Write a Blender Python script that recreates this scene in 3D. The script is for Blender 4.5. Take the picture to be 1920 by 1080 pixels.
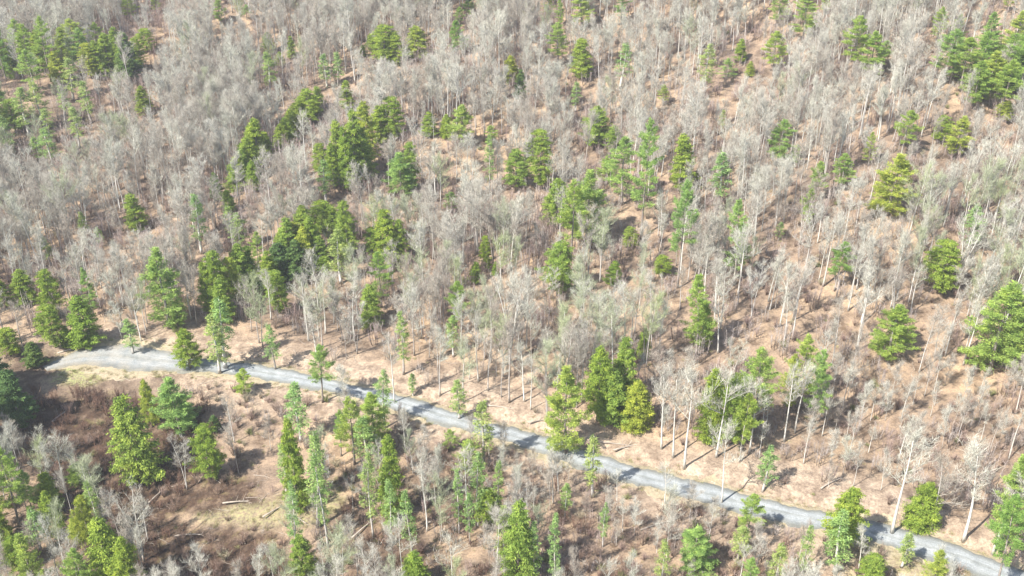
import bpy, math, random
import numpy as np

# ---------------------------------------------------------------- camera, sky, sun, exposure
for o in list(bpy.data.objects): bpy.data.objects.remove(o)
SC = bpy.context.scene
COL = SC.collection
H, TH, F = 125.0, math.radians(30), 2000.0            # height above the road, tilt below the horizon, focal length in px of a 1920 wide frame
cd = bpy.data.cameras.new('camera'); cam = bpy.data.objects.new('camera', cd); COL.objects.link(cam)
cam.location = (0, 0, H); cam.rotation_euler = (math.pi/2 - TH, 0, 0)
cd.sensor_width = 36; cd.lens = 36*F/1920; cd.clip_start = 1; cd.clip_end = 6000
SC.camera = cam
SUN_EL, SUN_DIR = math.radians(48), math.radians(39)   # shadows run towards SUN_DIR (from +x, anticlockwise)
w = bpy.data.worlds.new('World'); SC.world = w; w.use_nodes = True
nt = w.node_tree; bg = nt.nodes['Background']; sky = nt.nodes.new('ShaderNodeTexSky')
sky.sky_type = 'NISHITA'; sky.sun_disc = False; sky.sun_elevation = SUN_EL
sx, sy = -math.cos(SUN_DIR), -math.sin(SUN_DIR)
sky.sun_rotation = math.atan2(sx, sy)
nt.links.new(sky.outputs[0], bg.inputs[0]); bg.inputs[1].default_value = 0.115
sd = bpy.data.lights.new('sun', 'SUN'); sd.energy = 5.0; sd.angle = math.radians(0.6); sd.color = (1, .965, .91)
so = bpy.data.objects.new('sun', sd); COL.objects.link(so)
so.rotation_euler = (0, math.pi/2 - SUN_EL, math.atan2(sy, sx))
so.location = (-60, -50, 200)
SC.view_settings.view_transform = 'Standard'; SC.view_settings.look = 'None'
SC.view_settings.exposure = 1.3; SC.view_settings.gamma = 1
SC.cycles.max_bounces = 5; SC.cycles.diffuse_bounces = 3; SC.cycles.transmission_bounces = 3; SC.cycles.transparent_max_bounces = 4
SC.cycles.pixel_filter_type = 'BLACKMAN_HARRIS'; SC.cycles.filter_width = 1.45
R = random.Random(7); NR = np.random.default_rng(11)

# ---------------------------------------------------------------- helpers
def tag(o, label=None, cat=None, group=None, kind=None):
    if label: o['label'] = label
    if cat: o['category'] = cat
    if group: o['group'] = group
    if kind: o['kind'] = kind
    return o

def mesh_np(name, V, faces, mats, midx=None, smooth=False):
    """faces: list of int arrays (n,3) and/or (n,4)"""
    me = bpy.data.meshes.new(name)
    V = np.asarray(V, dtype=np.float32)
    loops = np.concatenate([f.ravel() for f in faces]).astype(np.int32)
    sizes = np.concatenate([np.full(len(f), f.shape[1]) for f in faces]).astype(np.int32)
    starts = np.concatenate([[0], np.cumsum(sizes)[:-1]]).astype(np.int32)
    me.vertices.add(len(V)); me.vertices.foreach_set('co', V.ravel())
    me.loops.add(len(loops)); me.loops.foreach_set('vertex_index', loops)
    me.polygons.add(len(sizes)); me.polygons.foreach_set('loop_start', starts)
    try: me.polygons.foreach_set('loop_total', sizes)
    except Exception: pass
    for m in mats: me.materials.append(m)
    if midx is not None: me.polygons.foreach_set('material_index', np.asarray(midx, dtype=np.int32))
    if smooth: me.polygons.foreach_set('use_smooth', np.ones(len(sizes), dtype=bool))
    me.update(); me.validate()
    return me

class MB:
    """collects tubes and loose blades"""
    def __init__(s): s.V = []; s.T = []; s.Q = []; s.n = 0
    def tube(s, pts, rads, k=4):
        pts = np.asarray(pts, float); n = len(pts); d = np.gradient(pts, axis=0)
        base = s.n; rings = []
        for i in range(n):
            t = d[i]/(np.linalg.norm(d[i])+1e-9)
            a = np.cross(t, (0, 0, 1) if abs(t[2]) < .9 else (1, 0, 0)); a /= np.linalg.norm(a); b = np.cross(t, a)
            an = np.arange(k)*2*math.pi/k
            rings.append(pts[i] + rads[i]*(np.outer(np.cos(an), a)+np.outer(np.sin(an), b)))
        s.V.append(np.concatenate(rings)); s.n += n*k
        for i in range(n-1):
            for j in range(k):
                j2 = (j+1) % k
                s.Q.append((base+i*k+j, base+i*k+j2, base+(i+1)*k+j2, base+(i+1)*k+j))
        if k == 3 or k == 4:
            s.T.append((base+(n-1)*k, base+(n-1)*k+1, base+(n-1)*k+2))
            s.T.append((base, base+2, base+1))
        else:
            for j in range(1, k-1):
                s.T.append((base+(n-1)*k, base+(n-1)*k+j, base+(n-1)*k+j+1)); s.T.append((base, base+j+1, base+j))
    def blades(s, P, D, L, W):
        """one sliver triangle per point: P base (n,3), D direction (n,3), L length, W width"""
        n = len(P); D = D/np.linalg.norm(D, axis=1, keepdims=True)
        r = NR.normal(size=(n, 3)); side = np.cross(D, r); side /= np.linalg.norm(side, axis=1, keepdims=True)+1e-9
        W = np.broadcast_to(W, (n,))[:, None]; L = np.broadcast_to(L, (n,))[:, None]
        V = np.stack([P-side*W/2, P+side*W/2, P+D*L], 1).reshape(-1, 3)
        s.V.append(V); idx = np.arange(n*3).reshape(n, 3)+s.n; s.n += n*3
        s.T.extend(map(tuple, idx.tolist()))
    def mesh(s, name, mat, smooth=False):
        f = []
        if s.T: f.append(np.array(s.T))
        if s.Q: f.append(np.array(s.Q))
        return mesh_np(name, np.concatenate(s.V), f, [mat], smooth=smooth)

# ---------------------------------------------------------------- picture <-> place
HAZE = .00018
C_, S_ = math.cos(TH), math.sin(TH)
def ray(px, py):
    u = (np.asarray(px, float)-960)/F; v = -(np.asarray(py, float)-540)/F
    return np.stack([u, C_+v*S_, -S_+v*C_], -1)
def flat(px, py):
    d = ray(px, py); t = -H/d[..., 2]; return d[..., 0]*t, d[..., 1]*t
def proj(x, y, z):
    z = z-H; f = y*C_-z*S_; return 960+F*x/f, 540-F*(y*S_+z*C_)/f
ROAD_PX = [(2200,1190,15),(2050,1138,15),(1900,1086,14),(1827,1053,14),(1747,1028,14),(1640,1000,13),(1520,973,13),(1413,949,13),(1273,914,13),(1160,882,13),
           (1057,846,12.5),(923,808,12),(790,768,11.5),(680,738,11),(600,718,11),(500,700,11),(420,690,12),(340,681,15),(260,673,23),(195,666,22),(150,670,17),(110,679,9),(60,700,4)]
rx, ry = flat([p[0] for p in ROAD_PX], [p[1] for p in ROAD_PX])
o_ = np.argsort(rx); RX, RY = rx[o_], ry[o_]; RWD = np.array([p[2] for p in ROAD_PX], float)[o_]
xs_ = np.linspace(RX[0], RX[-1], 400)
ys_ = np.interp(xs_, RX, RY)
for _ in range(3): ys_[3:-3] = np.convolve(ys_, np.ones(7)/7, 'valid')
def road_y(x): return np.interp(x, xs_, ys_)
def sst(a, b, x): t = np.clip((x-a)/(b-a), 0, 1); return t*t*(3-2*t)
def bumps(x, y):
    return (1.5*np.sin(x*.047+1.3+.6*np.sin(y*.021))*np.cos(y*.039+.4)+1.0*np.sin(x*.083-y*.061+2.1)+.55*np.sin(x*.13+y*.17+.7)
            + 1.6*np.sin((x*.78-y*.62)*.055+.5))
def terrain(x, y):
    x = np.asarray(x, float); y = np.asarray(y, float)
    d = y-road_y(x); a = np.abs(d)
    up = .55*sst(3.6, 6.5, d) + .045*np.clip(d-4, 0, 1e9) + .00040*np.clip(d-10, 0, 260)**2 + .2*np.clip(d-270, 0, 1e9)
    up = up*(1+.15*np.clip(x, -100, 150)/100)
    dn = -.10*np.clip(-d-5, 0, 45)*sst(10, -40, x) - .035*np.clip(-d-5, 0, 200)
    flatten = sst(6, 40, a)
    leftclear = sst(-88, -68, x)+sst(-12, -30, d)+sst(12, 30, d); leftclear = np.clip(leftclear, .15, 1)
    up = up-.45*np.exp(-((d-4.4)/.8)**2)*sst(-75, -55, x)
    return (up+dn)*1.0 + bumps(x, y)*flatten*leftclear + .10*np.sin(x*.9+y*.5)*np.sin(y*.8-x*.3)*sst(4, 9, a)
def hit(px, py):
    """where the line of sight through a photo pixel meets the ground"""
    d = ray(px, py); t0, t1 = 120., 900.; t = t0
    while t < t1:
        p = d*t
        if H+p[2] < float(terrain(p[0], p[1])): break
        t += 2.
    lo, hi = t-2., t
    for _ in range(18):
        m = (lo+hi)/2; p = d*m
        if H+p[2] < float(terrain(p[0], p[1])): hi = m
        else: lo = m
    p = d*hi; return p[0], p[1], float(terrain(p[0], p[1]))
def height_to(P, ytop):
    x, y, z = P; z -= H; u = y*S_+z*C_; f = y*C_-z*S_; v = -(ytop-540)/F
    return (v*f-u)/(C_+v*S_)
def inpoly(px, py, poly):
    px = np.asarray(px, float); py = np.asarray(py, float); c = np.zeros(px.shape, bool); n = len(poly)
    for i in range(n):
        x1, y1 = poly[i]; x2, y2 = poly[(i+1) % n]
        m = ((y1 > py) != (y2 > py)) & (px < (x2-x1)*(py-y1)/((y2-y1) or 1e-9)+x1); c ^= m
    return c

# ---------------------------------------------------------------- materials
def N(nt, t, **kw):
    n = nt.nodes.new(t)
    for k, v in kw.items(): setattr(n, k, v)
    return n
def newmat(name):
    m = bpy.data.materials.new(name); m.use_nodes = True; nt = m.node_tree
    b = nt.nodes['Principled BSDF']; b.inputs['Roughness'].default_value = .9
    b.inputs['Specular IOR Level'].default_value = .15
    return m, nt, b
def ramp(nt, fac, stops):
    r = N(nt, 'ShaderNodeValToRGB'); e = r.color_ramp.elements
    e[0].position, e[0].color = stops[0][0], (*stops[0][1], 1); e[1].position, e[1].color = stops[-1][0], (*stops[-1][1], 1)
    for p, c in stops[1:-1]: q = e.new(p); q.color = (*c, 1)
    nt.links.new(fac, r.inputs[0]); return r.outputs[0]
def noise(nt, scale, detail=4, rough=.55, vec=None):
    n = N(nt, 'ShaderNodeTexNoise'); n.inputs['Scale'].default_value = scale; n.inputs['Detail'].default_value = detail; n.inputs['Roughness'].default_value = rough
    if vec is not None: nt.links.new(vec, n.inputs['Vector'])
    return n.outputs['Fac']
def mix(nt, fac, a, b, mode='MIX'):
    m = N(nt, 'ShaderNodeMix', data_type='RGBA', blend_type=mode)
    for s, v in ((m.inputs[0], fac), (m.inputs[6], a), (m.inputs[7], b)):
        if hasattr(v, 'links') or hasattr(v, 'is_linked'): nt.links.new(v, s)
        elif isinstance(v, tuple): s.default_value = (*v, 1)
        else: s.default_value = v
    return m.outputs[2]
def objvar(nt, stops):
    oi = N(nt, 'ShaderNodeObjectInfo'); return ramp(nt, oi.outputs['Random'], stops)

def foliage(name, stops, trans=.44):
    m, nt, b = newmat(name)
    c = objvar(nt, stops); g = N(nt, 'ShaderNodeNewGeometry'); tc = N(nt, 'ShaderNodeTexCoord')
    nz = noise(nt, .9, 3, vec=tc.outputs['Object'])
    v = ramp(nt, nz, [(.32, (.55, .62, .58)), (.5, (.95, .97, .95)), (.68, (1.35, 1.25, 1.1))])
    col = mix(nt, 1., c, v, 'MULTIPLY')
    isl = ramp(nt, g.outputs['Random Per Island'], [(0, (.6, .68, .62)), (1, (1.35, 1.28, 1.25))])
    col = mix(nt, 1., col, isl, 'MULTIPLY')
    nt.links.new(col, b.inputs['Base Color']); b.inputs['Roughness'].default_value = .7
    tr = N(nt, 'ShaderNodeBsdfTranslucent'); nt.links.new(col, tr.inputs[0])
    ms = N(nt, 'ShaderNodeMixShader'); ms.inputs[0].default_value = trans
    nt.links.new(b.outputs[0], ms.inputs[1]); nt.links.new(tr.outputs[0], ms.inputs[2])
    nt.links.new(ms.outputs[0], nt.nodes['Material Output'].inputs[0])
    return m
def bark(name, stops, sc=1.4):
    m, nt, b = newmat(name)
    c = objvar(nt, stops); tc = N(nt, 'ShaderNodeTexCoord')
    nz = noise(nt, sc, 4, vec=tc.outputs['Object'])
    v = ramp(nt, nz, [(.3, (.7, .7, .7)), (.65, (1.15, 1.15, 1.15))])
    nt.links.new(mix(nt, 1., c, v, 'MULTIPLY'), b.inputs['Base Color'])
    return m
def twigs(name, stops):
    m, nt, b = newmat(name)
    c = objvar(nt, stops); g = N(nt, 'ShaderNodeNewGeometry')
    isl = ramp(nt, g.outputs['Random Per Island'], [(0, (.5, .48, .47)), (1, (1.4, 1.4, 1.38))])
    nt.links.new(mix(nt, 1., c, isl, 'MULTIPLY'), b.inputs['Base Color'])
    return m
M_PINE = foliage('pine_needles', [(0, (.25, .39, .10)), (.35, (.36, .45, .09)), (.7, (.28, .42, .13)), (1, (.42, .47, .09))])
M_HEM = foliage('evergreen_sprays', [(0, (.22, .32, .055)), (.4, (.30, .38, .06)), (.75, (.26, .36, .075)), (1, (.37, .41, .065))])
M_THIN = foliage('thin_sprays', [(0, (.32, .42, .13)), (.5, (.28, .42, .15)), (1, (.38, .44, .14))])
M_DARK = foliage('dark_needles', [(0, (.12, .20, .07)), (1, (.16, .23, .06))])
M_PBARK = bark('pine_bark', [(0, (.20, .165, .14)), (1, (.32, .28, .24))])
M_BARK = bark('grey_bark', [(0, (.30, .26, .22)), (.4, (.42, .385, .34)), (.8, (.50, .47, .42)), (1, (.60, .57, .51))])
M_WHITE = bark('pale_bark', [(0, (.46, .43, .37)), (1, (.62, .59, .52))], 1.1)
M_TWIG = twigs('bare_twigs', [(0, (.285, .24, .195)), (.25, (.385, .36, .305)), (.5, (.345, .305, .25)), (.75, (.45, .435, .375)), (1, (.41, .41, .33))])
M_MOSS = twigs('mossy_twigs', [(0, (.30, .33, .20)), (.5, (.36, .38, .26)), (1, (.33, .37, .19))])
M_WTWIG = twigs('pale_twigs', [(0, (.41, .39, .33)), (1, (.47, .455, .375))])
M_BRUSH = twigs('brush_twigs', [(0, (.24, .165, .13)), (.4, (.32, .24, .19)), (.75, (.29, .20, .17)), (1, (.36, .33, .22))])
M_GBRUSH = twigs('green_brush', [(0, (.20, .22, .08)), (1, (.28, .28, .12))])
M_LOG = bark('log_wood', [(0, (.28, .235, .19)), (1, (.42, .36, .29))])
M_STONE = bark('stone', [(0, (.30, .29, .27)), (1, (.42, .40, .37))])

# ground: leaf litter; the attribute adds grass and damp soil with shade painted in
m_ground, nt, b = newmat('leaf_litter')
geo = N(nt, 'ShaderNodeNewGeometry'); P = geo.outputs['Position']
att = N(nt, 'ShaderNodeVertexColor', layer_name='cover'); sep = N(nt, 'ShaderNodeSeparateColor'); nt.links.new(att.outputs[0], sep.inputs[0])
big = noise(nt, .035, 5, .6, P); mid = noise(nt, .33, 5, .65, P); fin = noise(nt, 2.6, 5, .75, P)
c1 = ramp(nt, big, [(.3, (.16, .117, .083)), (.43, (.235, .172, .122)), (.55, (.305, .222, .150)), (.7, (.36, .255, .160))])
c2 = ramp(nt, mid, [(.34, (.5, .47, .45)), (.48, (.9, .9, .9)), (.62, (1.25, 1.22, 1.16))])
c = mix(nt, 1., c1, c2, 'MULTIPLY')
c3 = ramp(nt, fin, [(.28, (.55, .53, .52)), (.5, (1, 1, 1)), (.72, (1.3, 1.28, 1.22))])
pale = mix(nt, sep.outputs[2], c, mix(nt, 1., ramp(nt, mid, [(.36, (.22, .165, .12)), (.48, (.32, .245, .18)), (.62, (.41, .325, .24))]), ramp(nt, noise(nt, 1.1, 4, .6, P), [(.35, (.75, .72, .7)), (.6, (1.1, 1.1, 1.08))]), 'MULTIPLY'))
c = mix(nt, 1., pale, c3, 'MULTIPLY')
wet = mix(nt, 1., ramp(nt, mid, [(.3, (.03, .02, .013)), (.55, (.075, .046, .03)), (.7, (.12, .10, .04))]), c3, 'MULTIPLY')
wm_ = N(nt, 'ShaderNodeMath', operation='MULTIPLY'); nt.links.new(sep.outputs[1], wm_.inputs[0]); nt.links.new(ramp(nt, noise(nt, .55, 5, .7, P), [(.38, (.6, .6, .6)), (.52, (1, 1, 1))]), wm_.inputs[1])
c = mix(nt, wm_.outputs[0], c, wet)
gr = mix(nt, 1., ramp(nt, mid, [(.3, (.30, .27, .13)), (.6, (.27, .31, .11)), (.8, (.36, .32, .18))]), c3, 'MULTIPLY')
gm = N(nt, 'ShaderNodeMath', operation='MULTIPLY'); nt.links.new(sep.outputs[0], gm.inputs[0]); nt.links.new(ramp(nt, noise(nt, 1.3, 5, .7, P), [(.4, (.15, .15, .15)), (.58, (1, 1, 1))]), gm.inputs[1])
c = mix(nt, gm.outputs[0], c, gr)
nt.links.new(c, b.inputs['Base Color'])
bp = N(nt, 'ShaderNodeBump'); bp.inputs['Distance'].default_value = .35; bp.inputs['Strength'].default_value = .8
nt.links.new(fin, bp.inputs['Height']); nt.links.new(bp.outputs[0], b.inputs['Normal'])

m_road, nt, b = newmat('gravel')
uv = N(nt, 'ShaderNodeUVMap', uv_map='along'); sp = N(nt, 'ShaderNodeSeparateXYZ'); nt.links.new(uv.outputs[0], sp.inputs[0])
geo = N(nt, 'ShaderNodeNewGeometry'); P = geo.outputs['Position']
n1 = noise(nt, .35, 4, .6, P); n2 = noise(nt, 4, 5, .7, P)
mp = N(nt, 'ShaderNodeMapping'); mp.inputs['Scale'].default_value = (.35, 9, 1); nt.links.new(uv.outputs[0], mp.inputs[0])
st = noise(nt, 1., 3, .6, mp.outputs[0])
base = ramp(nt, n1, [(.3, (.16, .17, .17)), (.7, (.25, .257, .252))])
# across the road: v in -1..1; wheel tracks paler, crown and edges tanner
ab = N(nt, 'ShaderNodeMath', operation='ABSOLUTE'); nt.links.new(sp.outputs[1], ab.inputs[0])
wob = N(nt, 'ShaderNodeMath', operation='MULTIPLY_ADD'); nt.links.new(n1, wob.inputs[0]); wob.inputs[1].default_value = .35; nt.links.new(ab.outputs[0], wob.inputs[2])
tr = ramp(nt, wob.outputs[0], [(.08, (.93, .92, .86)), (.38, (1.32, 1.32, 1.31)), (.58, (1.28, 1.28, 1.27)), (.85, (.9, .89, .84)), (1.0, (.80, .76, .66))])
c = mix(nt, 1., base, tr, 'MULTIPLY')
gp = N(nt, 'ShaderNodeMath', operation='MULTIPLY_ADD'); nt.links.new(sp.outputs[0], gp.inputs[0]); gp.inputs[1].default_value = -1/38; gp.inputs[2].default_value = 1.15
gq = N(nt, 'ShaderNodeMath', operation='MULTIPLY_ADD'); nt.links.new(n1, gq.inputs[0]); gq.inputs[1].default_value = 1.6; gq.inputs[2].default_value = -.5; gr_ = N(nt, 'ShaderNodeMath', operation='MULTIPLY', use_clamp=True); nt.links.new(gp.outputs[0], gr_.inputs[0]); nt.links.new(gq.outputs[0], gr_.inputs[1])
c = mix(nt, gr_.outputs[0], c, (.30, .25, .18))
c = mix(nt, 1., c, ramp(nt, st, [(.3, (.86, .86, .86)), (.7, (1.1, 1.1, 1.1))]), 'MULTIPLY')
c = mix(nt, 1., c, ramp(nt, n2, [(.3, (.75, .75, .75)), (.7, (1.2, 1.2, 1.2))]), 'MULTIPLY')
nt.links.new(c, b.inputs['Base Color'])
bp = N(nt, 'ShaderNodeBump'); bp.inputs['Distance'].default_value = .06; nt.links.new(n2, bp.inputs['Height']); nt.links.new(bp.outputs[0], b.inputs['Normal'])

m_verge, nt, b = newmat('verge_sand')
geo = N(nt, 'ShaderNodeNewGeometry'); P = geo.outputs['Position']
c = mix(nt, 1., ramp(nt, noise(nt, .3, 4, .6, P), [(.3, (.24, .21, .13)), (.6, (.34, .28, .19)), (.8, (.25, .25, .12))]),
        ramp(nt, noise(nt, 2.5, 5, .7, P), [(.3, (.65, .65, .65)), (.7, (1.25, 1.22, 1.2))]), 'MULTIPLY')
nt.links.new(c, b.inputs['Base Color'])

# ---------------------------------------------------------------- ground
def axis(a, b, fine0, fine1, step, far):
    g = list(np.arange(fine0, fine1+1e-6, step)); s = step; v = fine0; L = []
    while v > a: s = min(s*1.25, far); v -= s; L.append(v)
    s = step; v = fine1; U = []
    while v < b: s = min(s*1.25, far); v += s; U.append(v)
    return np.array(L[::-1]+g+U)
gx = axis(-1200, 1200, -220, 220, 1.0, 100); gy = axis(-400, 1500, 95, 450, 1.0, 100)
X, Y = np.meshgrid(gx, gy); Z = terrain(X, Y)
Z = np.where(Y > 560, terrain(X, np.minimum(Y, 560)) + .05*(Y-np.minimum(Y, 560)), Z)
nx, ny = len(gx), len(gy); idx = np.arange(nx*ny).reshape(ny, nx)
Q = np.stack([idx[:-1, :-1], idx[:-1, 1:], idx[1:, 1:], idx[1:, :-1]], -1).reshape(-1, 4)
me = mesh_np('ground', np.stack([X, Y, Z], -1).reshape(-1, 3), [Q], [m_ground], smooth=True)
PX, PY = proj(X, Y, Z); D = Y-road_y(X)
def soft(poly, sx=8):
    m = np.zeros(PX.shape)
    for dx, dy in ((0, 0), (sx, 0), (-sx, 0), (0, sx*.6), (0, -sx*.6)): m += inpoly(PX+dx+6*np.sin(Y*.7+X*.3), PY+dy+4*np.sin(X*.6), poly)/5.
    return m
grass = soft([(95, 706), (150, 678), (215, 676), (250, 690), (232, 706), (150, 722), (100, 722)], 7)*.9
grass = np.maximum(grass, .45*soft([(350, 968), (480, 945), (560, 915), (640, 900), (640, 960), (560, 990), (430, 985)], 10))
grass = np.maximum(grass, .4*soft([(1580, 1080), (1600, 1030), (1760, 1060), (1900, 1080), (1900, 1110), (1580, 1110)], 14))
damp_shade_m = np.maximum.reduce([1.*soft([(50, 740), (120, 745), (245, 735), (380, 760), (400, 880), (480, 905), (500, 945), (330, 965), (330, 985), (520, 1000), (560, 1100), (180, 1130), (120, 960), (40, 850)], 12),  # hollow: damp brown soil, its shade painted in as well
                          .8*soft([(0, 640), (110, 650), (95, 700), (60, 780), (0, 790)], 12), .6*soft([(80, 715), (330, 705), (300, 740), (110, 770)], 14),  # first patch: shade at the left edge, painted into the ground colour
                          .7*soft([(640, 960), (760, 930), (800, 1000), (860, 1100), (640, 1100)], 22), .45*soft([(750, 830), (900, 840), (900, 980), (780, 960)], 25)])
pale = np.clip(sst(17, 6, np.abs(D))*.8 + .9*soft([(1250, 880), (1420, 850), (1600, 890), (1780, 930), (1700, 990), (1500, 950), (1300, 900)], 25)
               + .6*soft([(800, 700), (960, 660), (1020, 700), (1010, 800), (900, 780), (770, 740)], 25) + .5*soft([(500, 690), (560, 670), (760, 700), (740, 740)], 15), 0, 1)
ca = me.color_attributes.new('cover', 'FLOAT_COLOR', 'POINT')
ca.data.foreach_set('color', np.stack([grass, damp_shade_m, pale, np.ones_like(pale)], -1).ravel().astype(np.float32))
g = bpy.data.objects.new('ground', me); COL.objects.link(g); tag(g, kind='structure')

def strip(name, half0, mat, lift, wobble, seed):
    rr = np.random.default_rng(seed); n = 700; K = 9
    sxs = np.linspace(-97, 128, n); V = []; UV = []
    cy = road_y(sxs); t = np.stack([np.gradient(sxs), np.gradient(cy)], 1); t /= np.linalg.norm(t, axis=1, keepdims=True); nr = np.stack([-t[:, 1], t[:, 0]], 1)
    hw = np.interp(sxs, RX, RWD)*half0*1.08
    def wob(): 
        w = np.zeros(n)
        for f, a in ((.11, .5), (.35, .3), (.9, .22), (2.3, .12)): w += a*np.sin(sxs*f*2+rr.uniform(0, 6))
        return w*wobble
    wl, wr = wob(), wob(); s = np.concatenate([[0], np.cumsum(np.hypot(np.diff(sxs), np.diff(cy)))])
    for k in range(K):
        f = -1+2*k/(K-1); off = np.where(f < 0, f*(hw+wl), f*(hw+wr))
        x = sxs+nr[:, 0]*off; y = cy+nr[:, 1]*off
        z = terrain(x, y)+lift*(1-.9*(abs(f) > .99))+ .03*(1-f*f)
        V.append(np.stack([x, y, z], 1)); UV.append(np.stack([s, np.full(n, f)], 1))
    V = np.stack(V, 1).reshape(-1, 3); UV = np.stack(UV, 1).reshape(-1, 2)
    idx = np.arange(n*K).reshape(n, K)
    Q = np.stack([idx[:-1, 1:], idx[:-1, :-1], idx[1:, :-1], idx[1:, 1:]], -1).reshape(-1, 4)
    me = mesh_np(name, V, [Q], [mat], smooth=True)
    ul = me.uv_layers.new(name='along'); li = np.zeros(len(me.loops), np.int32); me.loops.foreach_get('vertex_index', li)
    ul.data.foreach_set('uv', UV[li].astype(np.float32).ravel())
    o = bpy.data.objects.new(name, me); COL.objects.link(o); return tag(o, kind='structure')
strip('road_verge', .28, m_verge, .06, 1.2, 3)
strip('gravel_road', .20, m_road, .14, .75, 5)

# ---------------------------------------------------------------- tree shapes (unit: metres at a nominal height, scaled per tree)
def unit(v): return v/np.linalg.norm(v)
def bare_shape(seed, Ht=18., spread=.22, first=.42, nl=13, twig=1.0, stems=1, rad=.17, rise=.9):
    r = random.Random(seed); tk = MB(); cr = MB()
    tp, td = [], []
    for s in range(stems):
        a0 = r.uniform(0, 6.28); lean = (0.03 if stems == 1 else .10)
        lx, ly = math.cos(a0)*lean, math.sin(a0)*lean; w1, w2 = r.uniform(0, 6), r.uniform(0, 6)
        def axis_(t): return np.array([lx*Ht*t*(.5+t)+.25*math.sin(t*5+w1)*t, ly*Ht*t*(.5+t)+.25*math.sin(t*4+w2)*t, Ht*t])
        T = np.linspace(0, .93, 12); rr = rad*(1-.9*T)*(1 if stems == 1 else .8); rr[0] *= 1.35
        tk.tube([axis_(t) for t in T], rr, 6)
        for i in range(nl):
            t = first+(0.93-first)*(i+r.random()*.8)/nl; base = axis_(t); az = r.uniform(0, 6.28)
            q = (t-first)/(.93-first)
            L = Ht*spread*(.65+.55*math.sin(math.pi*min(1, q*.85+.18)))*r.uniform(.7, 1.15)
            el = math.radians(r.uniform(28, 52)+25*q)*rise; h = np.array([math.cos(az), math.sin(az), 0])
            pts = [base]; d = h*math.cos(el)+np.array([0, 0, math.sin(el)]); st = 5
            for k in range(st):
                d = unit(d+np.array([r.gauss(0, .13), r.gauss(0, .13), .10+r.gauss(0, .08)])); pts.append(pts[-1]+d*L/st)
            r0 = rad*(1-.85*t)*.55
            cr.tube(pts, [r0*1.25*(1-.72*k/st) for k in range(st+1)], 3)
            for k in range(1, st+1):
                for j in range(3 if k < st else 2):
                    a2 = r.uniform(0, 6.28); o = np.array([math.cos(a2), math.sin(a2), r.uniform(-.1, .8)]); dd = unit(d*.8+o*.8)
                    L2 = L*r.uniform(.25, .48); b2 = pts[k]; e2 = b2+dd*L2+np.array([0, 0, L2*.15])
                    mid_ = (b2+e2)/2+np.array([r.gauss(0, .08), r.gauss(0, .08), -.05])*L2
                    cr.tube([b2, mid_, e2], [r0*.5, r0*.36, .01], 3)
                    for m in range(5): 
                        f = r.random(); tp.append(b2+(e2-b2)*f); td.append(dd)
    tp = np.array(tp); td = np.array(td); n = len(tp); reps = max(1, int(round(2.2*twig)))
    Pn = np.repeat(tp, reps, 0)+NR.normal(size=(n*reps, 3))*.10; Dn = np.repeat(td, reps, 0)*.8+NR.normal(size=(n*reps, 3))*.6+np.array([0, 0, .55])
    cr.blades(Pn, Dn, NR.uniform(.5, 1.35, n*reps), NR.uniform(.016, .036, n*reps))
    return tk, cr

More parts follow.
